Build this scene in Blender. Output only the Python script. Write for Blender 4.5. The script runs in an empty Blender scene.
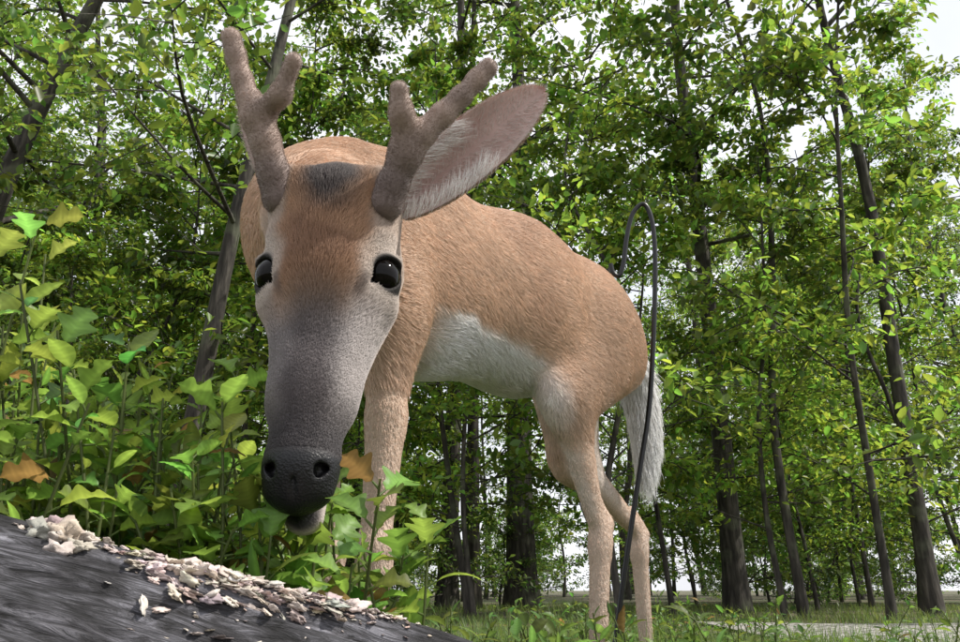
import bpy, math, numpy as np
from mathutils import Vector
rng=np.random.default_rng(7)
def nz(v): 
    v=np.asarray(v,float); return v/np.linalg.norm(v)
# ---------------------------------------------------------------- noise
def vnoise(p,scale=1.0,seed=0):
    p=np.asarray(p,float)*scale+seed*17.31
    i=np.floor(p).astype(np.int64); f=p-i; f=f*f*(3-2*f)
    def h(a,b,c):
        n=(a*374761393+b*668265263+c*2147483647+seed*1013)&0xffffffff
        n=((n^(n>>13))*1274126177)&0xffffffff
        return ((n^(n>>16))&0xffff)/65535.0
    x,y,z=i[...,0],i[...,1],i[...,2]; fx,fy,fz=f[...,0],f[...,1],f[...,2]
    def L(a,b,t): return a+(b-a)*t
    return L(L(L(h(x,y,z),h(x+1,y,z),fx),L(h(x,y+1,z),h(x+1,y+1,z),fx),fy),
             L(L(h(x,y,z+1),h(x+1,y,z+1),fx),L(h(x,y+1,z+1),h(x+1,y+1,z+1),fx),fy),fz)
# ---------------------------------------------------------------- mesh helper
def build_mesh(name,V,polys,mats,col=None,smooth=True):
    me=bpy.data.meshes.new(name)
    V=np.asarray(V,np.float32)
    me.vertices.add(len(V)); me.vertices.foreach_set('co',V.ravel())
    loops=np.concatenate([np.asarray(f).ravel() for f,m in polys]).astype(np.int32)
    tot=np.concatenate([np.full(len(f),np.asarray(f).shape[1]) for f,m in polys]).astype(np.int32)
    st=np.concatenate([[0],np.cumsum(tot)[:-1]]).astype(np.int32)
    mi=np.concatenate([np.full(len(f),m) for f,m in polys]).astype(np.int32)
    me.loops.add(len(loops)); me.loops.foreach_set('vertex_index',loops)
    me.polygons.add(len(tot)); me.polygons.foreach_set('loop_start',st)
    me.polygons.foreach_set('loop_total',tot)
    me.polygons.foreach_set('material_index',mi)
    me.polygons.foreach_set('use_smooth',np.full(len(tot),smooth))
    for m in mats: me.materials.append(m)
    if col is not None:
        c=np.asarray(col,np.float32)
        if c.shape[1]==3: c=np.hstack([c,np.ones((len(c),1),np.float32)])
        a=me.color_attributes.new('Col','FLOAT_COLOR','POINT'); a.data.foreach_set('color',c.ravel())
    me.update(calc_edges=True); me.validate()
    return me
def obj(name,data,parent=None):
    o=bpy.data.objects.new(name,data); bpy.context.scene.collection.objects.link(o)
    if parent: o.parent=parent
    return o
class Geo:
    def __init__(s): s.V=[];s.P=[];s.C=[];s.n=0
    def add(s,V,polys,C):
        V=np.asarray(V,float)
        for f,m in polys: s.P.append((np.asarray(f)+s.n,m))
        s.V.append(V); C=np.asarray(C,float)
        if C.ndim==1: C=np.tile(C,(len(V),1))
        s.C.append(C); s.n+=len(V)
    def mesh(s,name,mats,smooth=True):
        return build_mesh(name,np.vstack(s.V),s.P,mats,np.vstack(s.C),smooth)
def tube(pts,rad,seg=8,caps=True):
    pts=np.asarray(pts,float);rad=np.asarray(rad,float);n=len(pts)
    T=np.gradient(pts,axis=0);T/=np.linalg.norm(T,axis=1,keepdims=True)+1e-9
    up=np.array([0,0,1.0]) if abs(T[0,2])<.8 else np.array([1.0,0,0])
    u=nz(np.cross(T[0],up)); V=[]
    a=np.linspace(0,2*np.pi,seg,endpoint=False)
    for i in range(n):
        u=u-T[i]*np.dot(u,T[i]);u=nz(u);w=np.cross(T[i],u)
        V.append(pts[i]+rad[i]*(np.cos(a)[:,None]*u+np.sin(a)[:,None]*w))
    V=np.vstack(V)
    i=np.arange(n-1)[:,None];j=np.arange(seg)[None,:];k=(j+1)%seg
    F=np.stack([i*seg+j+0*i,i*seg+k+0*i,(i+1)*seg+k,(i+1)*seg+j],-1).reshape(-1,4)
    return V,F
def smoothpath(P,n):
    P=np.asarray(P,float); m=len(P); t=np.linspace(0,m-1,n); out=[]
    for x in t:
        i=min(int(x),m-2);f=x-i
        p0=P[max(i-1,0)];p1=P[i];p2=P[i+1];p3=P[min(i+2,m-1)]
        out.append(.5*((2*p1)+(-p0+p2)*f+(2*p0-5*p1+4*p2-p3)*f*f+(-p0+3*p1-3*p2+p3)*f**3))
    return np.array(out)
# ---------------------------------------------------------------- materials
def newmat(name):
    m=bpy.data.materials.new(name);m.use_nodes=True;nt=m.node_tree
    b=nt.nodes['Principled BSDF'];return m,nt,b
def N(nt,t,**k):
    n=nt.nodes.new(t)
    for a,v in k.items():
        if a.startswith('i_'): n.inputs[a[2:]].default_value=v
        else: setattr(n,a,v)
    return n
def ramp(nt,stops):
    r=nt.nodes.new('ShaderNodeValToRGB');e=r.color_ramp.elements
    while len(e)<len(stops): e.new(.5)
    for k,(p,c) in enumerate(stops):
        e[k].position=p;e[k].color=(*c,1)
    return r
def leafmat(name,trans=.4,rough=.45,spec=.4,val=2.0):
    m,nt,b=newmat(name);at=N(nt,'ShaderNodeAttribute',attribute_name='Col')
    nt.links.new(at.outputs['Color'],b.inputs['Base Color'])
    b.inputs['Roughness'].default_value=rough;b.inputs['Specular IOR Level'].default_value=spec
    tr=N(nt,'ShaderNodeBsdfTranslucent');mx=N(nt,'ShaderNodeMixShader');mx.inputs[0].default_value=trans
    hs=N(nt,'ShaderNodeHueSaturation');hs.inputs['Hue'].default_value=.482;hs.inputs['Saturation'].default_value=1.05;hs.inputs['Value'].default_value=val
    nt.links.new(at.outputs['Color'],hs.inputs['Color']);nt.links.new(hs.outputs[0],tr.inputs['Color'])
    nt.links.new(b.outputs[0],mx.inputs[1]);nt.links.new(tr.outputs[0],mx.inputs[2])
    nt.links.new(mx.outputs[0],nt.nodes['Material Output'].inputs['Surface']);return m
M_leaf=leafmat('tree_leaf',.5,.40,.5,3.0);M_weed=leafmat('weed_leaf',.42,.45,.35,2.2)
def barkmat():
    m,nt,b=newmat('bark');tc=N(nt,'ShaderNodeTexCoord');mp=N(nt,'ShaderNodeMapping');mp.inputs['Scale'].default_value=(14,14,2.2)
    no=N(nt,'ShaderNodeTexNoise');no.inputs['Scale'].default_value=1.6;no.inputs['Detail'].default_value=6
    r=ramp(nt,[(.35,(.018,.015,.012)),(.55,(.05,.043,.035)),(.72,(.11,.096,.08))])
    nt.links.new(tc.outputs['Object'],mp.inputs[0]);nt.links.new(mp.outputs[0],no.inputs[0]);nt.links.new(no.outputs[0],r.inputs[0])
    # lichen / moss patches
    n2=N(nt,'ShaderNodeTexNoise');n2.inputs['Scale'].default_value=3.5;n2.inputs['Detail'].default_value=5;nt.links.new(tc.outputs['Object'],n2.inputs[0])
    r2=ramp(nt,[(.52,(0,0,0)),(.66,(.6,.6,.6))]);nt.links.new(n2.outputs[0],r2.inputs[0])
    mx=N(nt,'ShaderNodeMixRGB');mx.inputs[2].default_value=(.13,.14,.09,1);nt.links.new(r2.outputs[0],mx.inputs[0]);nt.links.new(r.outputs[0],mx.inputs[1])
    nt.links.new(mx.outputs[0],b.inputs['Base Color']);b.inputs['Roughness'].default_value=.9
    bp=N(nt,'ShaderNodeBump');bp.inputs['Strength'].default_value=.8;bp.inputs['Distance'].default_value=.03
    nt.links.new(no.outputs[0],bp.inputs['Height']);nt.links.new(bp.outputs[0],b.inputs['Normal']);return m
M_bark=barkmat()
# ---------------------------------------------------------------- SDF toolkit
def seg_sdf(p,a,b,ra,rb,ax,fac):
    a=np.asarray(a,np.float32);b=np.asarray(b,np.float32);ab=b-a
    L2=max(float(ab@ab),1e-12)
    q=[p[i]-a[i] for i in range(3)]
    t=np.clip((q[0]*ab[0]+q[1]*ab[1]+q[2]*ab[2])/L2,0,1)
    q=[q[i]-t*ab[i] for i in range(3)]
    if ax is not None:
        l=q[0]*ax[0]+q[1]*ax[1]+q[2]*ax[2]; g=(1/fac-1)
        q=[q[i]+l*g*ax[i] for i in range(3)]
    return (np.sqrt(q[0]**2+q[1]**2+q[2]**2)-(ra+(rb-ra)*t))*min(1,fac)
def field(prims,lo,hi,res):
    n=[int((hi[i]-lo[i])/res)+2 for i in range(3)]
    X=[(lo[i]+res*np.arange(n[i])).astype(np.float32) for i in range(3)]
    F=np.full(n,.5,np.float32)
    for (op,a,b,ra,rb,ax,fac,k) in prims:
        R=max(ra,rb)*max(1,fac)+k+res*3
        mn=np.minimum(a,b)-R;mx=np.maximum(a,b)+R
        s=[slice(max(0,int((mn[i]-lo[i])/res)),min(n[i],int((mx[i]-lo[i])/res)+2)) for i in range(3)]
        if any(x.stop<=x.start for x in s): continue
        p=[X[0][s[0]][:,None,None],X[1][s[1]][None,:,None],X[2][s[2]][None,None,:]]
        d=seg_sdf(p,a,b,ra,rb,ax,fac);A=F[s[0],s[1],s[2]]
        if op=='+':
            h=np.maximum(k-np.abs(A-d),0)/k;F[s[0],s[1],s[2]]=np.minimum(A,d)-h*h*k/4
        else:
            h=np.maximum(k-np.abs(A+d),0)/k;F[s[0],s[1],s[2]]=np.maximum(A,-d)+h*h*k/4
    return F
def surfnets(F,lo,res):
    I=F<0
    c=np.zeros([x-1 for x in F.shape],np.int8)
    offs=[(x,y,z) for x in (0,1) for y in (0,1) for z in (0,1)]
    for o in offs: c+=I[o[0]:o[0]+c.shape[0],o[1]:o[1]+c.shape[1],o[2]:o[2]+c.shape[2]]
    act=np.argwhere((c>0)&(c<8));idx=np.full(c.shape,-1,np.int64);idx[tuple(act.T)]=np.arange(len(act))
    val={o:F[act[:,0]+o[0],act[:,1]+o[1],act[:,2]+o[2]] for o in offs}
    S=np.zeros((len(act),3));W=np.zeros(len(act))
    for o in offs:
        for ax in range(3):
            if o[ax]==0:
                o2=list(o);o2[ax]=1;o2=tuple(o2);a=val[o];b=val[o2];m=(a<0)!=(b<0)
                t=np.where(m,a/np.where(m,a-b,1),0);P=np.tile(np.array(o,float),(len(act),1));P[:,ax]+=t
                S+=P*m[:,None];W+=m
    V=(act+S/W[:,None])*res+np.asarray(lo)
    Q=[]
    for ax in range(3):
        u,v=[(1,2),(2,0),(0,1)][ax]
        sl0=[slice(None)]*3;sl1=[slice(None)]*3;sl0[ax]=slice(0,-1);sl1[ax]=slice(1,None)
        e=I[tuple(sl0)]!=I[tuple(sl1)];E=np.argwhere(e)
        E=E[(E[:,u]>0)&(E[:,v]>0)&(E[:,u]<c.shape[u])&(E[:,v]<c.shape[v])]
        s=I[tuple(E.T)]
        def cell(du,dv):
            K=E.copy();K[:,u]-=du;K[:,v]-=dv;return idx[tuple(K.T)]
        q=np.stack([cell(1,1),cell(0,1),cell(0,0),cell(1,0)],1)
        q[~s]=q[~s][:,::-1];Q.append(q)
    return V,np.vstack(Q)
# ---------------------------------------------------------------- the deer frames
D0=np.array([-.21,1.05,0]);DA=nz([.647,.762,0]);DL=nz([.762,-.647,0])
def B(u,l,z): return D0+u*DA+l*DL+np.array([0,0,z])
HP=np.array([-.144,.651,.628]);HH=nz([-.004,-.19,-.97]);HN=np.array([.0,-1,0.]);HN=nz(HN-HH*(HN@HH));HS=np.cross(HN,HH)
if HS[0]<0: HS=-HS
def Hd(s,n,h): return HP+s*HS+n*HN+h*HH
P=[]
def add(a,b,ra,rb,ax=None,fac=1,k=.04,op='+'): P.append((op,np.asarray(a,float),np.asarray(b,float),ra,rb,ax,fac,k))
# trunk
add(B(-.02,0,.73),B(.14,0,.745),.130,.160,DL,.62,.04)
add(B(.14,0,.745),B(.42,0,.77),.160,.165,DL,.70,.04)
add(B(.42,0,.77),B(.62,0,.785),.165,.132,DL,.74,.04)
add(B(.62,0,.785),B(.745,0,.775),.132,.096,DL,.85,.04)
add(B(.0,0,.86),B(.12,0,.865),.045,.055,None,1,.08)
add(B(.05,.05,.80),B(.02,.075,.66),.045,.055,None,1,.05)
# neck
add(B(-.04,0,.76),(-.185,.83,.675),.105,.070,DL,.72,.05)
add((-.185,.83,.675),(-.146,.715,.60),.070,.054,None,1,.04)
# hind legs
def hind(l,hip,knee,hock,fet,hoof):
    add(B(hip[0],l*.8,hip[1]),B(knee[0],l,knee[1]),.100,.052,DL,.62,.035)
    add(B(hip[0]+.05,l*.8,hip[1]-.04),B(knee[0]+.06,l,knee[1]+.02),.078,.038,DL,.6,.035)
    add(B(knee[0],l,knee[1]),B(hock[0]-.02,l,hock[1]+.03),.045,.019,DL,.75,.03)
    add(B(hock[0]-.03,l,hock[1]+.07),B(hock[0]+.016,l,hock[1]+.018),.009,.0150,None,1,.010)
    add(B(hock[0],l,hock[1]),B(hock[0]-.005,l,hock[1]-.03),.024,.020,DL,.8,.015)
    add(B(*[hock[0]-.004,l,hock[1]-.02]),B(fet[0],l,fet[1]),.0185,.0145,None,1,.015)
    add(B(fet[0],l,fet[1]),B(fet[0],l,fet[1]-.01),.020,.019,None,1,.015)
    add(B(fet[0],l,fet[1]),B(hoof[0],l,hoof[1]+.02),.017,.017,None,1,.01)
hind(.080,(.645,.755),(.475,.58),(.57,.350),(.535,.10),(.505,.03))
hind(-.080,(.66,.74),(.72,.52),(1.0,.36),(1.0,.10),(.97,.03))
def front(l,u0,du):
    add(B(.0,l*.7,.73),B(u0-.0,l,.61),.080,.050,DL,.6,.04)
    add(B(u0-.0,l,.61),B(u0,l,.46),.046,.025,DL,.8,.03)
    add(B(u0,l,.47),B(u0+du,l,.30),.026,.0185,None,1,.015)
    add(B(u0+du,l,.30),B(u0+du,l,.27),.0235,.022,None,1,.015)
    add(B(u0+du,l,.27),B(u0+du-.005,l,.10),.017,.015,None,1,.012)
    add(B(u0+du-.005,l,.10),B(u0+du-.03,l,.04),.018,.017,None,1,.01)
front(.088,.025,-.01);front(-.095,.06,.03)
# head
add(Hd(0,-.055,.005),Hd(0,-.052,.095),.052,.056,HS,1.0,.025)
add(Hd(0,-.028,.02),Hd(0,-.032,.10),.038,.037,HS,1.15,.025)
for s in (-1,1):
    add(Hd(s*.046,-.02,-.005),Hd(s*.038,-.035,.03),.017,.018,None,1,.025)
    add(Hd(s*.040,-.028,.062),Hd(s*.047,-.044,.112),.017,.017,None,1,.02)
    add(Hd(s*.026,-.09,.06),Hd(s*.014,-.075,.19),.034,.019,None,1,.03)
    add(Hd(s*.030,-.050,.125),Hd(s*.019,-.038,.225),.018,.014,None,1,.03)
    # cheek-bone line running from under the eye toward the muzzle
    add(Hd(s*.040,-.032,.120),Hd(s*.027,-.024,.180),.009,.007,None,1,.014)
add(Hd(0,-.045,.10),Hd(0,-.032,.215),.039,.0295,HS,1.0,.025)
add(Hd(0,-.032,.21),Hd(0,-.027,.285),.0295,.0275,HS,1.05,.02)
add(Hd(0,-.026,.285),Hd(0,-.028,.303),.0225,.020,HS,1.2,.012)
for s in (-1,1): add(Hd(s*.0155,-.022,.286),Hd(s*.0155,-.026,.302),.0100,.0098,None,1,.010)
add(Hd(0,-.065,.20),Hd(0,-.057,.316),.020,.0150,HS,1.1,.008)
OUT=[nz(HS*s*.70+HN*.71+HH*.04) for s in (-1,1)]
EYE=[Hd(s*.0495,-.033,.094) for s in (-1,1)];ER=.0185
for i,s in enumerate((-1,1)):
    add(EYE[i],EYE[i],.0208,.0208,None,1,.008)
    add(EYE[i]-HH*.0180+OUT[i]*.006-HS*s*.010,EYE[i]-HH*.0150+OUT[i]*.004+HS*s*.012,.0045,.0045,None,1,.010)
    # almond opening
    add(EYE[i]+OUT[i]*.013-HS*s*.0035+HH*.0025,EYE[i]+OUT[i]*.028-HS*s*.004+HH*.003,.0135,.018,None,1,.003,'-')
    add(EYE[i]+OUT[i]*.013+HS*s*.0035-HH*.0015,EYE[i]+OUT[i]*.028+HS*s*.004-HH*.002,.0135,.018,None,1,.003,'-')
    add(EYE[i]+OUT[i]*.010+HN*.010+HH*.010-HS*s*.008,EYE[i]+OUT[i]*.011+HN*.011+HH*.018-HS*s*.013,.004,.002,None,1,.004,'-')
    add(Hd(s*.0185,-.009,.292),Hd(s*.0125,-.015,.299),.0048,.003,None,1,.004,'-')
    add(Hd(s*.0185,-.009,.292),Hd(s*.0260,-.020,.286),.0040,.0025,None,1,.003,'-')
add(Hd(0,-.005,.300),Hd(0,-.010,.318),.0012,.0012,None,1,.004,'-')
for s in (-1,1): add(Hd(s*.006,-.043,.325),Hd(s*.030,-.055,.257),.002,.002,None,1,.007,'-')
lo=Hd(0,0,.15)-np.array([.12,.13,.19]);hi=Hd(0,0,.15)+np.array([.12,.17,.20])
FH=field(P,lo,hi,.0018);VH,QH=surfnets(FH,lo,.0018)
lo2=np.array([-.45,.50,-.01]);hi2=np.array([.62,2.0,1.05])
FB=field(P,lo2,hi2,.006)
VB,QB=surfnets(FB,lo2,.006)
inb=np.all((VB>lo+.012)&(VB<hi-.012),axis=1)
QB=QB[~inb[QB].any(axis=1)]
# ---------------------------------------------------------------- colour of the coat
def ss(x,a,b):
    t=np.clip((x-a)/(b-a),0,1);return t*t*(3-2*t)
def mix(c,d,t): return c*(1-t[:,None])+np.array(d)*t[:,None]
def coat(p):
    r=p-D0;u=r@DA;l=r@DL;z=p[:,2]
    n1=vnoise(p,14,1)-.5;n2=vnoise(p,45,2)-.5;n3=vnoise(p,6,5)-.5
    c=np.tile(np.array([.69,.495,.36]),(len(p),1))*(1+.26*n1+.30*n3)[:,None]
    c=mix(c,[.58,.37,.245],ss(z+n3*.1,.80,.97)*.6)
    c=mix(c,[.52,.35,.25],ss(n3+n1*.5,.05,.35)*.55)
    c=mix(c,[.68,.56,.47],ss(-z,-.60,-.35)*.6)
    c=mix(c,[.55,.44,.36],ss(-z,-.35,-.10)*.7)
    bel=ss(-(z+n1*.03+n2*.02),-.664,-.640)*ss(u,.08,.16)*ss(-(u+np.maximum(z-.60,0)*.3),-.45,-.37)*ss(z,.45,.50)
    bel=np.maximum(bel,ss(-(z+n1*.03),-.665,-.64)*ss(u,.08,.16)*ss(-l,-.06,-.03)*ss(-u,-.7,-.5)*ss(z,.5,.55))
    inner=ss(-np.abs(l),-.070,-.045)*ss(-z,-.70,-.62)*ss(u,.3,.42)*ss(z,.30,.40)
    c=mix(c,[.90,.885,.87],np.clip(bel+inner*.6,0,1))
    ue=np.interp(z,[.34,.45,.55,.60,.75],[.535,.475,.420,.415,.41])
    fr=ss(-(u+n2*.02-ue),-.034,.0)*ss(-z,-.66,-.56)*ss(z,.34,.40)*ss(u,.30,.38)*(l>0)
    c=mix(c,[.86,.81,.77],fr*.75)
    back=ss(u,.81,.86)*ss(z,.5,.6)*ss(-z,-.82,-.76)*ss(-np.abs(l),-.08,-.04)
    c=mix(c,[.85,.84,.83],back)
    q=p-HP;s=q@HS;n=q@HN;h=q@HH;a=np.abs(s)
    hd=ss(n,-.16,-.10)*ss(h,-.06,-.01)
    ch=np.tile(np.array([.48,.38,.31]),(len(p),1))
    ch=mix(ch,[.42,.25,.15],ss(-(a+n2*.02),-.052,-.032)*ss(-h,-.175,-.11))
    ch=mix(ch,[.24,.13,.078],ss(n1+n2*.6,-.12,.22)*ss(-a,-.05,-.02)*ss(-h,-.14,-.09)*.8)
    ch=mix(ch,[.05,.044,.046],ss(-np.hypot(s/.036,(h-.002-n2*.03)/.052),-1.2,-.45)*.95)
    ch=mix(ch,[.23,.205,.20],ss(h+n2*.02,.115,.175)*ss(n,-.09,-.05))
    ch=mix(ch,[.085,.070,.072],ss(h,.09,.18)*ss(-(a+n2*.01),-.030,-.008)*.8)
    ch=mix(ch,[.52,.47,.45],ss(s*.6+a*.4,.018,.036)*ss(h,.10,.15)*ss(-h,-.27,-.20)*.75)  # pale on one side of the face only: side light painted into coat
    ch=mix(ch,[.045,.04,.042],ss(h+n2*.01,.222,.272)*ss(n,-.065,-.05)*.92)
    ch=mix(ch,[.62,.53,.49],ss(-n,.047,.055)*ss(h,.2,.24))
    de=np.minimum(np.linalg.norm(p-EYE[0],axis=1),np.linalg.norm(p-EYE[1],axis=1))
    ch=mix(ch,[.60,.54,.49],ss(-de,-.046,-.032)*.5)
    ch=mix(ch,[.016,.013,.011],ss(-de,-.0270,-.0232))
    td=np.minimum(*[np.hypot(s-sg*(.040-(h-.108)*.35),(n+.010)*.3) for sg in (-1,1)])
    ch=mix(ch,[.12,.09,.08],ss(-td,-.006,-.002)*ss(h,.105,.112)*ss(-h,-.140,-.125)*.6)
    c=c*(1-hd[:,None])+ch*hd[:,None]
    nose=ss(h,.274,.283)*ss(n,-.048,-.040)
    nose=np.maximum(nose,ss(h,.300,.306)*ss(n,-.050,-.045))
    c=mix(c,[.010,.010,.011],nose)
    return np.clip(c,.005,.95),nose,de,hd
def fullcol(V):
    c,nose,de,hd=coat(V);return np.hstack([c*(.8+.2*nose[:,None]),nose[:,None]])
m,nt,b=newmat('deer_skin');at=N(nt,'ShaderNodeAttribute',attribute_name='Col')
vo=N(nt,'ShaderNodeTexVoronoi');vo.inputs['Scale'].default_value=520
tc=N(nt,'ShaderNodeTexCoord');nt.links.new(tc.outputs['Object'],vo.inputs[0])
mr=N(nt,'ShaderNodeMapRange');mr.inputs['To Min'].default_value=.75;mr.inputs['To Max'].default_value=.42
nt.links.new(at.outputs['Alpha'],mr.inputs[0]);nt.links.new(mr.outputs[0],b.inputs['Roughness'])
nt.links.new(at.outputs['Color'],b.inputs['Base Color'])
bp=N(nt,'ShaderNodeBump');bp.inputs['Strength'].default_value=.45;bp.inputs['Distance'].default_value=.001
nt.links.new(vo.outputs['Distance'],bp.inputs['Height']);nt.links.new(bp.outputs[0],b.inputs['Normal'])
b.inputs['Specular IOR Level'].default_value=.3
M_skin=m
V=np.vstack([VH,VB]);Q=np.vstack([QH,QB+len(VH)])
me=build_mesh('deer',V,[(Q,0)],[M_skin],fullcol(V))
deer=obj('deer',me)
# eyes
m,nt,b=newmat('eye');b.inputs['Base Color'].default_value=(.004,.003,.0025,1);b.inputs['Roughness'].default_value=.08;b.inputs['Specular IOR Level'].default_value=.16
M_eye=m
for i in range(2):
    bpy.ops.mesh.primitive_uv_sphere_add(segments=32,ring_count=24,radius=ER,location=EYE[i]+OUT[i]*.0008)
    e=bpy.context.object;e.name='eye';e.parent=deer;e.data.materials.append(M_eye);bpy.ops.object.shade_smooth()
# antlers in velvet
AP=[]
def chain(pts,rad,k=.006):
    for i in range(len(pts)-1): AP.append(('+',np.array(pts[i]),np.array(pts[i+1]),rad[i],rad[i+1],None,1,k))
L=smoothpath([(-.196,.662,.612),(-.2125,.638,.672),(-.232,.628,.717),(-.2457,.6144,.764)],8)
chain(L,[.0165,.0145,.0135,.0122,.0102,.0090,.0088,.0096])
chain([L[3],(-.1915,.6156,.698),(-.1772,.598,.724)],[.0105,.0068,.0076],.016)
R=smoothpath([(-.091,.656,.603),(-.068,.636,.652),(-.0245,.6309,.70),(.0079,.6284,.739)],8)
chain(R,[.0165,.0140,.0130,.0120,.0104,.0090,.0086,.0092])
chain([R[2],(-.0745,.612,.675),(-.0760,.602,.694)],[.0102,.0076,.0082],.016)
alo=np.array([-.28,.57,.57]);ahi=np.array([.04,.70,.79])
VA,QA=surfnets(field(AP,alo,ahi,.002),alo,.002)
ca=np.tile(np.array([.34,.255,.215]),(len(VA),1))*(.75+.5*vnoise(VA,60,3))[:,None]
ca=mix(ca,[.15,.115,.11],ss(-VA[:,2],-.67,-.61)*.75)
m,nt,b=newmat('velvet');at=N(nt,'ShaderNodeAttribute',attribute_name='Col');nt.links.new(at.outputs['Color'],b.inputs['Base Color'])
b.inputs['Roughness'].default_value=.8;b.inputs['Sheen Weight'].default_value=.25
no=N(nt,'ShaderNodeTexNoise');no.inputs['Scale'].default_value=260;bp=N(nt,'ShaderNodeBump');bp.inputs['Strength'].default_value=.3;bp.inputs['Distance'].default_value=.002
tc=N(nt,'ShaderNodeTexCoord');nt.links.new(tc.outputs['Object'],no.inputs[0]);nt.links.new(no.outputs[0],bp.inputs['Height']);nt.links.new(bp.outputs[0],b.inputs['Normal'])
obj('antlers',build_mesh('antlers',VA,[(QA,0)],[m],ca),deer)
# ears
m,nt,b=newmat('ear_skin');at=N(nt,'ShaderNodeAttribute',attribute_name='Col');nt.links.new(at.outputs['Color'],b.inputs['Base Color']);b.inputs['Roughness'].default_value=.7
tr=N(nt,'ShaderNodeBsdfTranslucent');tr.inputs['Color'].default_value=(.8,.48,.42,1);mx=N(nt,'ShaderNodeMixShader');mx.inputs[0].default_value=.35
nt.links.new(b.outputs[0],mx.inputs[1]);nt.links.new(tr.outputs[0],mx.inputs[2]);nt.links.new(mx.outputs[0],nt.nodes['Material Output'].inputs['Surface']);M_ear=m
def ear(base,tip,face,wmax,name,cup=.8):
    base=np.array(base);tip=np.array(tip);d=tip-base;Ln=np.linalg.norm(d);d/=Ln
    face=nz(np.array(face)-d*np.dot(face,d));side=np.cross(d,face)
    nt_,nw=40,25;t=np.linspace(0,1,nt_)[:,None];w=np.linspace(-1,1,nw)[None,:]
    W=wmax*1.42*np.power(t+.06,.60)*np.power(np.clip(1.0-t,0,1),.58)
    Dp=W*cup*(1.1-.75*t)
    Pn=base+(t*Ln)[...,None]*d+(w*W*(1-.14*np.abs(w)**4))[...,None]*side-((1-w**2)*Dp)[...,None]*face-((t*t*.015))[...,None]*face
    Pn=Pn.reshape(-1,3);i=np.arange(nt_-1)[:,None];j=np.arange(nw-1)[None,:]
    F=np.stack([i*nw+j,i*nw+j+1,(i+1)*nw+j+1,(i+1)*nw+j],-1).reshape(-1,4)
    back=Pn-face*.003
    n=len(Pn);F2=F[:,::-1]+n
    tt=np.repeat(t.ravel(),nw);ww=np.tile(w.ravel(),nt_)
    ci=np.tile(np.array([.72,.54,.50]),(n,1))*(.8+.4*vnoise(Pn,50,4))[:,None]
    vein=ss(np.abs(np.sin((ww*2.2+tt*.8*np.sign(ww))*3.0)),.85,1.)*ss(np.abs(ww),.15,.3)*ss(-tt,-.85,-.5)
    ci=mix(ci,[.48,.28,.26],vein*.4)
    ci=mix(ci,[.34,.23,.22],ss(-np.abs(ww+.1),-.5,0)*.6*ss(-tt,-.7,-.1))
    ci=mix(ci,[.72,.64,.60],ss(np.abs(ww),.6,.85)*.6)
    ci=mix(ci,[.16,.115,.10],np.maximum(ss(np.abs(ww),.965,1),ss(tt,.97,1)))
    cb=np.tile(np.array([.46,.33,.24]),(n,1));
    rim=[]
    for k in range(nt_-1): 
        a=k*nw;b_=(k+1)*nw;rim.append([a,b_,b_+n,a+n]);a+=nw-1;b_+=nw-1;rim.append([b_,a,a+n,b_+n])
    VV=np.vstack([Pn,back]);CC=np.vstack([ci,cb]);FF=np.vstack([F,F2,np.array(rim)])
    o=obj(name,build_mesh(name,VV,[(FF,0)],[M_ear],np.hstack([CC,np.zeros((len(CC),1))])),deer)
    return Pn,F,F2,VV,d,side,face,tt,ww
E1=ear((-.083,.678,.608),(.072,.672,.756),(.20,-.95,-.18),.056,'ear',.55)
E2=ear((-.202,.690,.622),(-.280,.712,.748),(-.75,-.35,-.2),.036,'ear')
# tail
TP=smoothpath([B(.83,0,.76),B(.89,.0,.70),B(.90,.01,.58),B(.885,.01,.48)],10);tv,tf=tube(TP,[.03,.030,.030,.029,.028,.026,.023,.018,.012,.005],14)
tv=np.array(tv)
obj('tail',build_mesh('tail',tv,[(tf,0)],[M_skin],np.tile([.85,.84,.82,0],(len(tv),1))),deer)
# ---------------------------------------------------------------- fur
def sample(V,Q,n,wf=None):
    T=np.vstack([Q[:,[0,1,2]],Q[:,[0,2,3]]]);a=V[T[:,0]];b=V[T[:,1]];c=V[T[:,2]]
    cr=np.cross(b-a,c-a);ar=np.linalg.norm(cr,axis=1);nn=cr/(ar[:,None]+1e-12)
    if wf is not None: ar=ar*wf((a+b+c)/3)
    i=rng.choice(len(T),n,p=ar/ar.sum());r=rng.random((n,2));f=r.sum(1)>1;r[f]=1-r[f]
    return a[i]+(b[i]-a[i])*r[:,:1]+(c[i]-a[i])*r[:,1:],nn[i]
def tang(d,n):
    d=d-n*(d*n).sum(1,keepdims=True);return d/(np.linalg.norm(d,axis=1,keepdims=True)+1e-9)
HR=[]
def hairs(p,n,d,length,lift,col,rad,jit=.14):
    m=len(p);t=tang(d+rng.normal(0,jit,(m,3)),n)
    length=np.broadcast_to(length,(m,))*(.7+.6*rng.random(m));L=length[:,None]
    p0=p-n*.001;p1=p+t*L*.35+n*L*lift;p2=p+t*L*.7+n*L*lift*1.45;p3=p+t*L+n*L*lift*1.4
    HR.append((np.stack([p0,p1,p2,p3],1),np.clip(col*(.82+.36*rng.random((m,1))),0,.95),np.broadcast_to(rad,(m,))))
p,n=sample(VB,QB,220000)
c,nose,de,hd=coat(p);r=p-D0;u=r@DA;z=p[:,2]
leg=ss(-z,-.56,-.46)
sw=(vnoise(p,5,8)-.5)
d=DA*(.9)+np.array([0,0,-1.])*(.35+.9*sw[:,None]+2.2*leg[:,None]);
d=d+DL*((vnoise(p,7,11)-.5)*.6)[:,None]+(vnoise(p,30,17)-.5)[:,None]*np.array([.4,-.4,.7])
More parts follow.
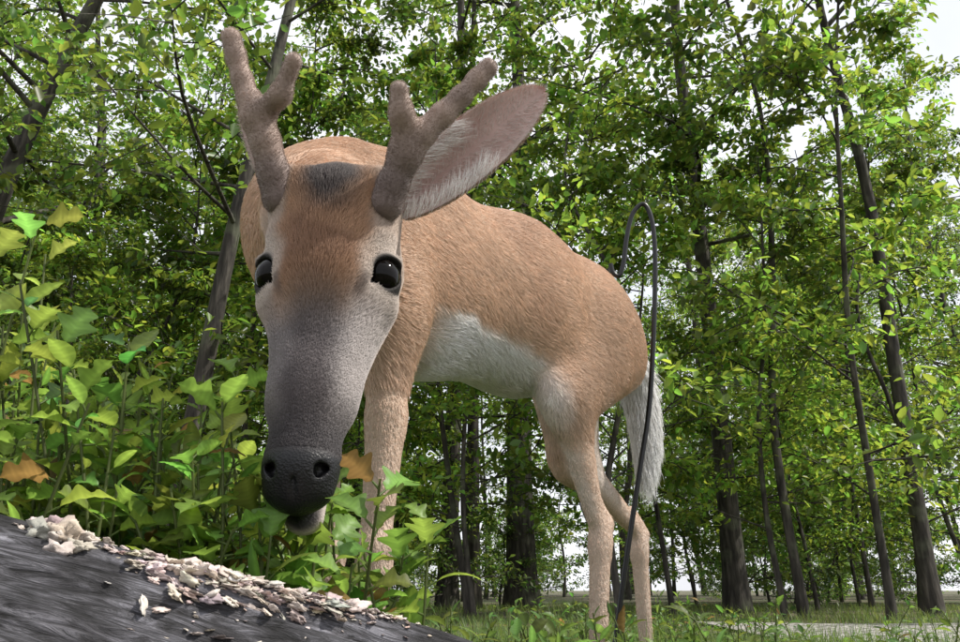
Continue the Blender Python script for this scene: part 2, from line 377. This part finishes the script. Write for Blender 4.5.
k=(hd<.5);ln=np.where(leg>.5,.0055,.014);ln=np.where((c[:,0]>.84)&(z>.45),.020,ln)
# slight clumping: hairs in the same cell share a darker or lighter tint
cl=(.86+.28*vnoise(p*np.array([1,1,1.]),120,23))[:,None]
hairs(p[k],n[k],d[k],ln[k],.11,(c*cl)[k],.00031)
p,n=sample(VH,QH,130000)
c,nose,de,hd=coat(p);q=p-HP;h=q@HH;s=q@HS
k=(nose<.3)&(de>.0255)&(h<.30)
d=-HH[None,:]*1.0+HS[None,:]*(np.sign(s)*.35)[:,None]*ss(np.abs(s),0,.04)[:,None]-HN*.3
ln=.0090-.0062*ss(h,.09,.20);ln=ln*(.35+.65*ss(de,.026,.045))
hairs(p[k],n[k],d[k],ln[k],.14,c[k],.00018)
p,n=sample(tv,tf,6000);dd=np.tile(np.array([0,0,-1.])+DA*.12,(len(p),1))
hairs(p,n,dd,.050,.15,np.tile([.86,.85,.83],(len(p),1)),.0005)
for E in (E1,E2):
    Pn,F,F2,VV,ed,es,ef,tt,ww=E
    p,n=sample(VV,F,3000);n=n*np.sign((n@ef))[:,None];w=((p-Pn[12])@es);
    hairs(p,n,np.tile(ed,(len(p),1))+np.sign(w)[:,None]*es*.8,.006,.2,np.tile([.74,.64,.60],(len(p),1)),.00014)
    p,n=sample(VV,F2,9000);n=-n*np.sign((n@ef))[:,None]
    hairs(p,n,np.tile(ed,(len(p),1)),.006,.2,np.tile([.46,.33,.24],(len(p),1)),.0002)
Pn,F,F2,VV,ed,es,ef,tt,ww=E1
for sg,nn_ in ((1,420),(-1,420)):
    sel=np.where((ww*sg>.5)&(tt<.5))[0];ii=rng.choice(sel,nn_);p=Pn[ii]+rng.normal(0,.002,(nn_,3))
    hairs(p,np.tile(ef,(nn_,1)),np.tile(ed,(nn_,1))*1.2-sg*es*.8,.020,.12,np.tile([.85,.82,.8],(nn_,1)),.00016,.25)
p,n=sample(VA,QA,30000);cc=np.tile([.38,.29,.245],(len(p),1))*(.7+.6*vnoise(p,60,3))[:,None]
cc=mix(cc,[.17,.13,.12],ss(-p[:,2],-.67,-.61)*.75)
hairs(p,n,np.tile([0,0,1.],(len(p),1)),.0014,.6,cc,.00012)
hp=np.concatenate([a for a,b_,c_ in HR]);hc_=np.concatenate([b_ for a,b_,c_ in HR]);hr=np.concatenate([c_ for a,b_,c_ in HR])
hc=bpy.data.hair_curves.new('fur');nh=len(hp);hc.add_curves([4]*nh)
hc.attributes['position'].data.foreach_set('vector',hp.astype(np.float32).ravel())
ra=hc.attributes.get('radius') or hc.attributes.new('radius','FLOAT','POINT')
ra.data.foreach_set('value',(hr[:,None]*np.array([1,.95,.7,.15])[None,:]).astype(np.float32).ravel())
ca_=hc.attributes.new('Col','FLOAT_COLOR','CURVE');ca_.data.foreach_set('color',np.hstack([hc_,np.ones((nh,1))]).astype(np.float32).ravel())
m,nt,b=newmat('fur');at=N(nt,'ShaderNodeAttribute',attribute_name='Col');nt.links.new(at.outputs['Color'],b.inputs['Base Color'])
b.inputs['Roughness'].default_value=.55;b.inputs['Specular IOR Level'].default_value=.3
hc.materials.append(m);obj('fur',hc,deer)
# hooves
m,nt,b=newmat('hoof');b.inputs['Base Color'].default_value=(.03,.025,.022,1);b.inputs['Roughness'].default_value=.45
for (u,l) in ((.505,.080),(.97,-.080),(-.01,.088),(.06,-.095)):
    for s in (-1,1):
        c=B(u,l+s*.014,.0);g=Geo()
        ring=[];hts=[0,.02,.045];sc=[1,.9,.65]
        for hh,q_ in zip(hts,sc):
            for a in np.linspace(0,2*np.pi,12,endpoint=False):
                x=math.cos(a);y=math.sin(a);ring.append(c+DA*(-x*.034*q_-.01*(1-hh/.045)*(1 if x>0 else .2)+hh*.3)+DL*(y*.014*q_)+np.array([0,0,hh]))
        ring.append(c+np.array([0,0,.05])+DA*.012)
        F=[[i*12+j,i*12+(j+1)%12,(i+1)*12+(j+1)%12,(i+1)*12+j] for i in range(2) for j in range(12)]
        T=[[24+j,24+(j+1)%12,36] for j in range(12)]
        obj('hoof',build_mesh('hoof',ring,[(np.array(F),0),(np.array(T),0)],[m]),deer)
# ---------------------------------------------------------------- shepherd's hook
hk=np.array([(.315,2.2,-.12),(.3875,2.2,.25),(.459,2.2,.575),(.503,2.2,.78),(.545,2.2,1.13),(.556,2.2,1.34),(.535,2.2,1.43),(.495,2.2,1.40),(.470,2.2,1.32),(.452,2.2,1.22),(.436,2.2,1.18),(.418,2.2,1.19),(.412,2.2,1.22)])
hk=(hk-[0,0,.25])*.727+[0,0,.25]
hk=smoothpath(hk,80)
v,f=tube(hk,np.full(80,.0055),10)
m,nt,b=newmat('black_metal');b.inputs['Base Color'].default_value=(.012,.012,.013,1);b.inputs['Roughness'].default_value=.35;b.inputs['Metallic'].default_value=.3
hook=obj('shepherds_hook',build_mesh('shepherds_hook',v,[(f,0)],[m]))
# ---------------------------------------------------------------- ground
m,nt,b=newmat('forest_floor');tc=N(nt,'ShaderNodeTexCoord')
n1=N(nt,'ShaderNodeTexNoise');n1.inputs['Scale'].default_value=.8;n1.inputs['Detail'].default_value=5
n2=N(nt,'ShaderNodeTexNoise');n2.inputs['Scale'].default_value=25;n2.inputs['Detail'].default_value=6
r1=ramp(nt,[(.42,(.06,.085,.025)),(.55,(.13,.105,.07)),(.7,(.22,.18,.13))]);r2=ramp(nt,[(.3,(.35,.35,.35)),(.7,(1.3,1.3,1.3))])
mx=N(nt,'ShaderNodeMixRGB',blend_type='MULTIPLY');mx.inputs[0].default_value=1
for x in (n1,n2): nt.links.new(tc.outputs['Object'],x.inputs[0])
nt.links.new(n1.outputs[0],r1.inputs[0]);nt.links.new(n2.outputs[0],r2.inputs[0]);nt.links.new(r1.outputs[0],mx.inputs[1]);nt.links.new(r2.outputs[0],mx.inputs[2])
nt.links.new(mx.outputs[0],b.inputs['Base Color']);b.inputs['Roughness'].default_value=.95
bp=N(nt,'ShaderNodeBump');bp.inputs['Distance'].default_value=.03;nt.links.new(n2.outputs[0],bp.inputs['Height']);nt.links.new(bp.outputs[0],b.inputs['Normal'])
g=np.linspace(-1,1,161);g=np.sign(g)*np.abs(g)**2.2*300
gx,gy=np.meshgrid(g,g,indexing='ij');gp=np.stack([gx,gy,0*gx],-1).reshape(-1,3)
gp[:,2]=(vnoise(gp,.7,9)-.5)*.05*ss(np.hypot(gp[:,0],gp[:,1]),2.5,5)
i=np.arange(160)[:,None];j=np.arange(160)[None,:];F=np.stack([i*161+j,(i+1)*161+j,(i+1)*161+j+1,i*161+j+1],-1).reshape(-1,4)
obj('ground',build_mesh('ground',gp,[(F,0)],[m]))
m,nt,b=newmat('gravel');tc=N(nt,'ShaderNodeTexCoord');v_=N(nt,'ShaderNodeTexVoronoi');v_.inputs['Scale'].default_value=22
r=ramp(nt,[(0,(.52,.50,.48)),(.4,(.36,.34,.32)),(.8,(.10,.09,.08))]);nt.links.new(tc.outputs['Object'],v_.inputs[0]);nt.links.new(v_.outputs['Distance'],r.inputs[0]);nt.links.new(r.outputs[0],b.inputs['Base Color'])
bp=N(nt,'ShaderNodeBump');bp.invert=True;bp.inputs['Distance'].default_value=.03;nt.links.new(v_.outputs['Distance'],bp.inputs['Height']);nt.links.new(bp.outputs[0],b.inputs['Normal']);b.inputs['Roughness'].default_value=.9
xs=np.linspace(1.6,9,60);top=5.8+.25*np.sin(xs*1.7)+.1*xs;bot=3.5-.3*np.sin(xs*1.1)+.05*xs
ts=np.linspace(0,1,14);pv=np.array([[x,b_+(t_-b_)*t,0] for x,t_,b_ in zip(xs,top,bot) for t in ts]);pv[:,2]=(vnoise(pv,.7,9)-.5)*.05*ss(np.hypot(pv[:,0],pv[:,1]),2.5,5)+.02
i=np.arange(59)[:,None];j=np.arange(13)[None,:];F=np.stack([i*14+j,(i+1)*14+j,(i+1)*14+j+1,i*14+j+1],-1).reshape(-1,4)
obj('gravel_path',build_mesh('gravel_path',pv,[(F,0)],[m]))
# ---------------------------------------------------------------- fallen log
LA=np.array([-.95,.265,.340]);LB=np.array([.60,.70,-.090]);la=nz(LB-LA);lup=nz(np.array([0,0,1])-la*la[2]);ls=np.cross(la,lup)
def logsurf(t,a):
    c=LA+(LB-LA)*t[...,None];R=.12+.008*np.sin(a*3+t*4)+.005*np.sin(a*7-t*9)
    q=np.stack([t*8,a*9,a*0],-1);q2=np.stack([t*30,a*40,a*0],-1)
    R2=R+(vnoise(q,1,21)-.5)*.014+(vnoise(q2,1,22)-.5)*.005-.05*np.maximum(0,vnoise(q*np.array([.8,1.8,1]),1,25)-.70)
    return c+R2[...,None]*(np.cos(a)[...,None]*lup+np.sin(a)[...,None]*ls)
nt1,na=520,360;t=np.linspace(0,1,nt1)[:,None]+np.zeros((1,na));a=np.linspace(0,2*np.pi,na,endpoint=False)[None,:]+np.zeros((nt1,1))
lv=logsurf(t,a).reshape(-1,3);i=np.arange(nt1-1)[:,None];j=np.arange(na)[None,:];k=(j+1)%na
F=np.stack([i*na+j,i*na+k,(i+1)*na+k,(i+1)*na+j],-1).reshape(-1,4)
lc=np.stack([t.ravel(),a.ravel()/6.283,0*a.ravel(),np.ones(a.size)],1)
c0=len(lv);lv=np.vstack([lv,LA,LB]);lc=np.vstack([lc,[0,0,0,1],[1,0,0,1]])
capf=np.vstack([np.stack([np.full(na,c0),(np.arange(na)+1)%na,np.arange(na)],1),np.stack([np.full(na,c0+1),(nt1-1)*na+np.arange(na),(nt1-1)*na+(np.arange(na)+1)%na],1)])
m,nt,b=newmat('weathered_wood');at=N(nt,'ShaderNodeAttribute',attribute_name='Col')
mp=N(nt,'ShaderNodeMapping');mp.inputs['Scale'].default_value=(20,80,1);nt.links.new(at.outputs['Color'],mp.inputs[0])
n1=N(nt,'ShaderNodeTexNoise');n1.inputs['Scale'].default_value=1.5;n1.inputs['Detail'].default_value=10;n1.inputs['Roughness'].default_value=.7;n1.inputs['Distortion'].default_value=2.2
nt.links.new(mp.outputs[0],n1.inputs[0])
n2=N(nt,'ShaderNodeTexNoise');n2.inputs['Scale'].default_value=22;n2.inputs['Detail'].default_value=8;tc=N(nt,'ShaderNodeTexCoord');nt.links.new(tc.outputs['Object'],n2.inputs[0])
r1=ramp(nt,[(.38,(.015,.014,.014)),(.5,(.095,.093,.10)),(.66,(.30,.295,.32))]);r2=ramp(nt,[(.38,(.22,.21,.21)),(.62,(1.3,1.3,1.35))])
mx=N(nt,'ShaderNodeMixRGB',blend_type='MULTIPLY');mx.inputs[0].default_value=1
nt.links.new(n1.outputs[0],r1.inputs[0]);nt.links.new(n2.outputs[0],r2.inputs[0]);nt.links.new(r1.outputs[0],mx.inputs[1]);nt.links.new(r2.outputs[0],mx.inputs[2]);nt.links.new(mx.outputs[0],b.inputs['Base Color'])
b.inputs['Roughness'].default_value=.8;bp=N(nt,'ShaderNodeBump');bp.inputs['Strength'].default_value=1.;bp.inputs['Distance'].default_value=.008;nt.links.new(n1.outputs[0],bp.inputs['Height']);nt.links.new(bp.outputs[0],b.inputs['Normal'])
obj('fallen_log',build_mesh('fallen_log',lv,[(F,0),(capf,0)],[m],lc))
# spilled bird feed : pale flaky crumbs
bpy.ops.mesh.primitive_ico_sphere_add(subdivisions=3,radius=1);ic=bpy.context.object
iv=np.array([v.co[:] for v in ic.data.vertices]);iff=np.array([p_.vertices[:] for p_ in ic.data.polygons]);bpy.data.objects.remove(ic)
G=Geo()
def rot(n):
    q=rng.normal(size=4);q/=np.linalg.norm(q);w,x,y,z=q
    return np.array([[1-2*(y*y+z*z),2*(x*y-z*w),2*(x*z+y*w)],[2*(x*y+z*w),1-2*(x*x+z*z),2*(y*z-x*w)],[2*(x*z-y*w),2*(y*z+x*w),1-2*(x*x+y*y)]])
def crumb(pos,s,up,fl=.55):
    sd0=int(rng.integers(1e4));v=iv*(1+1.3*(vnoise(iv,1.8,sd0)-.5)[:,None]+1.0*(vnoise(iv,4.5,sd0+1)-.5)[:,None]+.3*(vnoise(iv,11,sd0+1)-.5)[:,None])@rot(0).T
    nrm=nz(np.array(up)+rng.normal(0,.25,3));v=v-nrm*((v@nrm)*(fl+.35*rng.random()))[:,None]
    G.add(pos+v*s,[(iff,0)],np.clip(np.array([.60,.51,.45])*(.55+.5*rng.random())+rng.normal(0,.02,3),0,1)*(.75+.5*vnoise(v,2.5,sd0))[:,None])
for _ in range(2300):
    q_=rng.random()
    if q_<.5: t0=rng.normal(.500,.022)
    elif q_<.56: t0=rng.uniform(.40,.70)
    else: t0=rng.uniform(.52,.70)
    wd=.12*math.exp(-((t0-.5)/.04)**2)+.03
    a0=rng.normal(-.04,wd)+.03*math.sin(t0*60)
    if rng.random()<.06: a0=rng.normal(.1,.35)
    ps=logsurf(np.array([t0]),np.array([a0]))[0];s=.0008+.0042*rng.random()**2.8*(1.3 if t0<.54 else .6)
    crumb(ps+lup*s*.25,s,lup)
for _ in range(16):
    t0=rng.normal(.428,.010);a0=rng.normal(.0,.09);ps=logsurf(np.array([t0]),np.array([a0]))[0];crumb(ps+lup*.002,.003+.006*rng.random(),lup,.2)
m,nt,b=newmat('bird_feed');at=N(nt,'ShaderNodeAttribute',attribute_name='Col');nt.links.new(at.outputs['Color'],b.inputs['Base Color']);b.inputs['Roughness'].default_value=.85
no=N(nt,'ShaderNodeTexNoise');no.inputs['Scale'].default_value=700;bp=N(nt,'ShaderNodeBump');bp.inputs['Strength'].default_value=.5;bp.inputs['Distance'].default_value=.001
tc=N(nt,'ShaderNodeTexCoord');nt.links.new(tc.outputs['Object'],no.inputs[0]);nt.links.new(no.outputs[0],bp.inputs['Height']);nt.links.new(bp.outputs[0],b.inputs['Normal'])
obj('spilled_bird_feed',G.mesh('spilled_bird_feed',[m],True))
# ---------------------------------------------------------------- leafy weeds
def leafmesh(kind,ns=13):
    x=np.linspace(0,1,ns)
    if kind==0: w=.27*np.sin(np.pi*x**.8)**.9
    elif kind==1:
        w=.34*np.sin(np.pi*x**.75)**.8*(1+.38*np.cos(x*2*np.pi*2.5+.5))
    else: w=.13*np.sin(np.pi*x**.7)**.8
    w[0]=.012;w[-1]=.002
    w=np.maximum(w,.004)
    V=[];
    for xi,wi in zip(x,w):
        for s in (-1,-.5,0,.5,1):
            fwd=(.16*abs(s) if kind==1 else .03*abs(s))*wi/.3
            V.append([xi+fwd*.6,s*wi,.32*abs(s)*wi+.015*math.sin(xi*25+s*3)])
    i=np.arange(ns-1)[:,None];j=np.arange(4)[None,:]
    F=np.stack([i*5+j,(i+1)*5+j,(i+1)*5+j+1,i*5+j+1],-1).reshape(-1,4)
    V=np.array(V);vein=np.tile(np.array([.85,1,1.35,1,.85]),ns)*np.repeat(.93+.14*(np.arange(ns)%2),5)
    return V,F,vein
LM=[leafmesh(0,17),leafmesh(1,19),leafmesh(2,9)]
def place_leaf(G,base,dirv,up,L,kind,col,droop):
    V,F,vein=LM[kind];d=nz(dirv);s=nz(np.cross(up,d));w=np.cross(d,s)
    x=V[:,0]*L;th=droop*V[:,0]
    P_=base+d*(np.sin(th+1e-6)/(droop+1e-6)*L)[:,None]+w*(-(1-np.cos(th))/(droop+1e-6)*L)[:,None]+s*(V[:,1]*L)[:,None]+w*(V[:,2]*L)[:,None]
    G.add(P_,[(F,0)],np.clip(np.array(col)[None,:]*vein[:,None],0,1))
def weed(name,base,height,lean,nl,kinds,ls_,seed,colb,stems=1,spread=.0,t0=.30):
    r=np.random.default_rng(seed);G=Geo()
    for _ in range(stems):
        b0=np.array(base)+np.array([r.normal(0,spread),r.normal(0,spread),0]);hgt=height*(.75+.35*r.random())
        tip=b0+np.array([lean[0]+r.normal(0,.035),lean[1]+r.normal(0,.035),hgt])
        mid=(b0+tip)/2+np.array([r.normal(0,.02),r.normal(0,.02),0])
        pts=smoothpath([b0,mid,tip],12);v,f=tube(pts,np.linspace(.0024,.001,12),6)
        G.add(v,[(f,0)],np.array([.12,.15,.05])*(.7+.5*r.random()))
        ang=r.random()*6.28
        for k in range(nl):
            tt=t0+(1-t0)*(k+.5*r.random())/nl;ii=min(int(tt*11),10);fr=tt*11-ii;q=pts[ii]*(1-fr)+pts[min(ii+1,11)]*fr
            ang+=2.4+r.normal(0,.3);el=.15+.75*tt**3+r.normal(0,.25)
            d=np.array([math.cos(ang)*math.cos(el),math.sin(ang)*math.cos(el),math.sin(el)])
            L=ls_*(.5+.7*r.random())*(1.15-.5*tt)
            kd=kinds[int(r.integers(len(kinds)))]
            pet=q+d*L*.25;pv,pf=tube([q,(q+pet)/2,pet],[.0012,.001,.0008],4);G.add(pv,[(pf,0)],[.12,.17,.05])
            cc=np.array(colb)*(.5+.8*r.random())*np.array([1+.35*r.normal(0,.5),1,1]);cc=cc*(0.42+.68*tt)  # lower leaves darkened: shade under the dense growth put into leaf colour
            if r.random()<.04: cc=np.array([.22,.15,.05])*(.6+.5*r.random())
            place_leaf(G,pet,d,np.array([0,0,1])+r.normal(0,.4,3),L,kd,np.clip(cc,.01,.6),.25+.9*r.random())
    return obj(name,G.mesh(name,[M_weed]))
r=np.random.default_rng(3)
def hprof(x): return float(np.interp(x,[-.75,-.50,-.42,-.36,-.28,-.20,-.12,-.04,.1],[.50,.48,.465,.45,.42,.36,.315,.28,.25]))
sd=100
for kk in range(140):
    x=r.uniform(-.85,-.06);y=r.uniform(.62,1.0)+max(0,(-x-.4))*.25;
    if x<-.4 and r.random()<.5: y=r.uniform(.54,.7)
    if x>-.28: y=r.uniform(.63,.80)
    hh=hprof(x*.66/max(y,.5));f_=y/.66;hgt=(.25+(hh-.25)*f_)*(.78+.22*r.random())/.93
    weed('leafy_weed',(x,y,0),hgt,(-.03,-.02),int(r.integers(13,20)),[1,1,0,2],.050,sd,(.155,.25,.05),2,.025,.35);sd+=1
for kk in range(9):
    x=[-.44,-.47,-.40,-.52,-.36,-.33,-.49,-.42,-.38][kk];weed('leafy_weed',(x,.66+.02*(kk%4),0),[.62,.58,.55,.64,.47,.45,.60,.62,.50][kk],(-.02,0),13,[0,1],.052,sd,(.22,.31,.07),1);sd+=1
for kk in range(60):
    x=r.uniform(-.20,.34);y=r.uniform(.76,1.45)
    weed('low_weed',(x,y,0),r.uniform(.13,.225)+.03*(x<-.02),(0,0),int(r.integers(10,16)),[2,2,0],.042,sd,(.10,.17,.04),3,.03);sd+=1
for kk in range(38):
    x=r.uniform(.15,1.3);y=r.uniform(1.7,3.4)
    weed('low_weed',(x,y,0),r.uniform(.10,.22),(0,0),10,[2,0],.045,sd,(.10,.17,.035),4,.05);sd+=1
# grass
def blades(n,fx,fy,hmin,hmax,wd,name,col):
    x=fx(n);y=fy(n);k=~((x>1.65)&(y>3.6)&(y<5.9)&(vnoise(np.stack([x,y,0*x],1),1.1,77)<.62));x=x[k];y=y[k];n=len(x)
    h=rng.uniform(hmin,hmax,n)*(.3+1.3*vnoise(np.stack([x,y,0*x],1),1.6,31));a=rng.random(n)*6.28;bn=rng.uniform(.1,.9,n)
    h=np.where((x>1.3)&(y<5.9)&(y>2.6),h*.5,h)
    z0=np.zeros(n)-.02
    dx=np.cos(a);dy=np.sin(a);L=[]
    for t,w in ((0,1),(.5,.8),(1,.05)):
        cx=x+dx*bn*h*t*t;cy=y+dy*bn*h*t*t;cz=z0+h*t*(1-.25*bn*t)
        L+= [np.stack([cx-dy*wd*w,cy+dx*wd*w,cz],1),np.stack([cx+dy*wd*w,cy-dx*wd*w,cz],1)]
    V=np.stack(L,1).reshape(-1,3);b0=np.arange(n)[:,None]*6
    F=np.vstack([b0+np.array([0,1,3,2]),b0+np.array([2,3,5,4])])
    C=np.repeat(np.array(col)[None,:]*(.5+rng.random((n,1)))*np.array([1,1,1])+rng.normal(0,.012,(n,3))*[1,.5,.3],6,axis=0)
    obj(name,build_mesh(name,V,[(F,0)],[M_weed],np.clip(C,.01,.5)))
blades(34000,lambda n:rng.uniform(-1.2,1.8,n),lambda n:rng.uniform(.72,3.4,n),.05,.19,.0018,'grass',(.10,.16,.04))
blades(50000,lambda n:rng.uniform(-4,9,n),lambda n:3.0+rng.random(n)**1.5*11,.03,.13,.003,'grass',(.12,.17,.045))
# ---------------------------------------------------------------- trees
def leaves_arr(C,Dv,L,r,col):
    n=len(C);up=np.array([0,0,1.])+r.normal(0,.45,(n,3));s=np.cross(up,Dv);s/=np.linalg.norm(s,axis=1,keepdims=True)+1e-9
    w=np.cross(Dv,s);L=L[:,None]
    v=np.stack([C,C+Dv*L*.35+s*L*.26+w*L*.08,C+Dv*L*.72+s*L*.19+w*L*.04,C+Dv*L-w*L*.08,C+Dv*L*.72-s*L*.19+w*L*.04,C+Dv*L*.35-s*L*.26+w*L*.08],1).reshape(-1,3)
    b0=np.arange(n)[:,None]*6;F=np.vstack([b0+np.array([0,3,2,1]),b0+np.array([0,5,4,3])])
    return v,F,np.repeat(col,6,axis=0)
def tree_mesh(name,H,r0,seed,cs,nlimb,reach,nleaf,ll,lean=(0,0),bend=.3,gcol=(.085,.15,.028),ntw=9,seg=10,forks=()):
    r=np.random.default_rng(seed);G=Geo()
    zz=np.linspace(0,1,7);pts=np.stack([lean[0]*H*zz+bend*(vnoise(np.stack([zz*3,zz*0+seed,zz*0],1),1,seed)-.5)*ss(zz,0,.4),lean[1]*H*zz+bend*(vnoise(np.stack([zz*3,zz*0,zz*0+seed],1),1,seed+1)-.5)*ss(zz,0,.4),H*zz],1)
    tp=smoothpath(pts,26);tr=r0*(1-.85*np.linspace(0,1,26))+r0*.5*np.exp(-np.linspace(0,1,26)*40);tp[0,2]-=.2
    v,f=tube(tp,tr,seg);G.add(v,[(f,0)],[.1,.1,.1])
    C=[];D=[];
    for i in range(nlimb+len(forks)):
        t=cs+(1-cs)*(i+r.random())/nlimb;t=min(t,.985);az=r.random()*6.28;el=.1+.7*r.random()*(.5+t*.6);big=.35
        R=reach*(1.1-.65*((t-cs)/(1-cs+1e-6)))*(.6+.6*r.random())
        if i>=nlimb: t,az,el,R=forks[i-nlimb];big=.7
        k=t*25;i0=min(int(k),24);q=tp[i0]*(1-(k-i0))+tp[i0+1]*(k-i0)
        d=np.array([math.cos(az)*math.cos(el),math.sin(az)*math.cos(el),math.sin(el)])
        e=q+d*R;mid=q+d*R*.5+r.normal(0,.08*R,3);lp=smoothpath([q,mid,e+np.array([0,0,-.08*R])],8)
        rr=max(.010,tr[i0]*big);v,f=tube(lp,np.linspace(rr,.005,8),5);G.add(v,[(f,0)],[.1,.1,.1])
        for j in range(ntw):
            tt=.25+.75*(j+r.random())/ntw;k=tt*7;i1=min(int(k),6);q2=lp[i1]*(1-(k-i1))+lp[i1+1]*(k-i1)
            az2=az+r.choice([-1,1])*(.4+.9*r.random());d2=np.array([math.cos(az2),math.sin(az2),r.normal(.1,.3)]);R2=min(R,2.5)*(.22+.3*r.random())*(1.15-.5*tt)
            e2=q2+d2*R2;e2[2]-=.1*R2
            v,f=tube([q2,(q2+e2)/2+np.array([0,0,.04*R2]),e2],[.007,.005,.002],3);G.add(v,[(f,0)],[.1,.1,.1])
            m_=nleaf;s=r.random(m_)**.8;cc=q2+(e2-q2)*s[:,None]+r.normal(0,1,(m_,3))*np.array([.13,.13,.07])*(.3+R2)
            C.append(cc);dd=d2[None,:]*.6+r.normal(0,.7,(m_,3));dd[:,2]-=.25;D.append(dd/np.linalg.norm(dd,axis=1,keepdims=True))
    C=np.vstack(C);D=np.vstack(D);n=len(C);br=.15+1.65*vnoise(C,1.3,seed+5)**1.2;col=np.array(gcol)[None,:]*br[:,None]*(.7+.6*r.random((n,1)));col[:,0]*=(.7+.7*r.random(n))  # noise darkens whole clumps: shaded depth contrast painted into leaf colour
    v,f,c=leaves_arr(C,D,ll*(.6+.8*r.random(n)),r,np.clip(col,.006,.4));G.add(v,[(f,1)],c)
    return G.mesh(name,[M_bark,M_leaf],True)
def put(me,name,x,y,rz=0,s=1,z=0,tilt=0):
    o=obj(name,me);o.location=(x,y,z);o.rotation_euler=(r.normal(0,tilt),r.normal(0,tilt),rz);o.scale=(s,s,s);return o
r=np.random.default_rng(12)
TALL=[tree_mesh('deciduous_tree',15,[.13,.09,.16,.07][i],40+i,.18,34,3.0,27,.118,(r.normal(0,.015),r.normal(0,.015)),1.6) for i in range(4)]
SAP=[tree_mesh('sapling',6.5,.035,60+i,.12,26,1.6,25,.088,(r.normal(0,.03),0),.8,gcol=(.105,.18,.03)) for i in range(4)]
SHR=[tree_mesh('understory_shrub',2.4,.03,80+i,.05,20,1.1,20,.075,(0,0),.3,gcol=(.075,.135,.028)) for i in range(3)]
put(tree_mesh('slender_tree',14,.085,7,.45,16,2.2,14,.11,(.026,0),.8,forks=((.50,.15,.75,4.0),(.55,2.6,.9,3.5),(.62,-.3,.6,3.5))),'slender_tree',4.4,7.9)
put(tree_mesh('oak_tree',16,.13,8,.28,28,3.2,22,.13,(.010,0),.8),'oak_tree',2.95,9.3)
put(tree_mesh('slender_tree',11,.048,9,.36,20,1.8,20,.12,(.0,0),.9),'slender_tree',3.15,7.9)
put(tree_mesh('oak_tree',16,.14,10,.30,26,3,22,.13,(.0,0),.4),'oak_tree',-.45,11.)
put(tree_mesh('oak_tree',16,.11,11,.30,26,3,22,.13,(.0,0),.4),'oak_tree',-.1,12.)
put(tree_mesh('oak_tree',17,.24,13,.30,28,3.4,22,.14,(.0,0),.4),'oak_tree',.65,12.5)
put(tree_mesh('leaning_tree',11,.10,14,.28,26,2.6,24,.11,(.10,0),.5),'leaning_tree',-2.75,6.8)
put(tree_mesh('leaning_tree',12,.15,15,.28,26,2.8,24,.11,(.16,0),.5),'leaning_tree',-5.6,7.2)
for k in range(38):
    y=r.uniform(11,27);x=r.uniform(-.85,.85)*y
    if x>.42*y and r.random()<.6 : continue
    put(TALL[k%4],'deciduous_tree',x,y,r.random()*6.28,r.uniform(.75,1.15),0,.05)
for k in range(46):
    y=r.uniform(7,17);x=r.uniform(-.85,.85)*y
    put(SAP[k%4],'sapling',x,y,r.random()*6.28,r.uniform(.6,1.25),0,.09)
for k in range(44):
    y=r.uniform(9.5,24);x=r.uniform(-.9,.9)*y
    put(SHR[k%3],'understory_shrub',x,y,r.random()*6.28,r.uniform(.5,1.1))
for k in range(42):
    y=r.uniform(30,55);x=r.uniform(-.9,.9)*y
    put(TALL[k%4],'distant_tree',x,y,r.random()*6.28,r.uniform(.9,1.3),0,.03)
for k in range(46):
    y=r.uniform(28,48);x=r.uniform(-.9,.9)*y
    put(SHR[k%3],'distant_undergrowth',x,y,r.random()*6.28,r.uniform(1.1,2.0))
# ---------------------------------------------------------------- light, sky, camera
w=bpy.data.worlds.new('World');bpy.context.scene.world=w;w.use_nodes=True;nt=w.node_tree
sky=nt.nodes.new('ShaderNodeTexSky');sky.sky_type='NISHITA';sky.sun_disc=False
sd_=nz([.56,-.04,.80]);el=math.asin(sd_[2]);sky.sun_elevation=el;sky.sun_rotation=math.atan2(sd_[0],sd_[1]);sky.air_density=1.0;sky.dust_density=3.0
# cloud-white veil added to whiten the sky and raise soft fill light
tc=nt.nodes.new('ShaderNodeTexCoord');no=nt.nodes.new('ShaderNodeTexNoise');no.inputs['Scale'].default_value=3.0;no.inputs['Detail'].default_value=5
r_=ramp(nt,[(.35,(.65,.65,.65)),(.6,(.97,.97,.97))]);mx=nt.nodes.new('ShaderNodeMixRGB');mx.inputs[2].default_value=(8.2,8.3,8.7,1)
nt.links.new(tc.outputs['Generated'],no.inputs[0]);nt.links.new(no.outputs[0],r_.inputs[0]);nt.links.new(r_.outputs[0],mx.inputs[0]);nt.links.new(sky.outputs[0],mx.inputs[1])
nt.links.new(mx.outputs[0],nt.nodes['Background'].inputs[0]);nt.nodes['Background'].inputs[1].default_value=.15
l=bpy.data.lights.new('sun','SUN');l.energy=5;l.angle=math.radians(1.0);l.color=(1,.95,.87);lo_=obj('sun',l)
lo_.rotation_euler=Vector(-sd_).to_track_quat('-Z','Y').to_euler()
cam=bpy.data.cameras.new('camera');co=obj('camera',cam);co.location=(0,0,.25);co.rotation_euler=(math.radians(109.5),0,0)
cam.lens=28.5;cam.sensor_width=36;cam.clip_start=.02;cam.clip_end=1000
bpy.context.scene.camera=co
s=bpy.context.scene;s.view_settings.view_transform='Standard';s.view_settings.look='None';s.view_settings.exposure=0
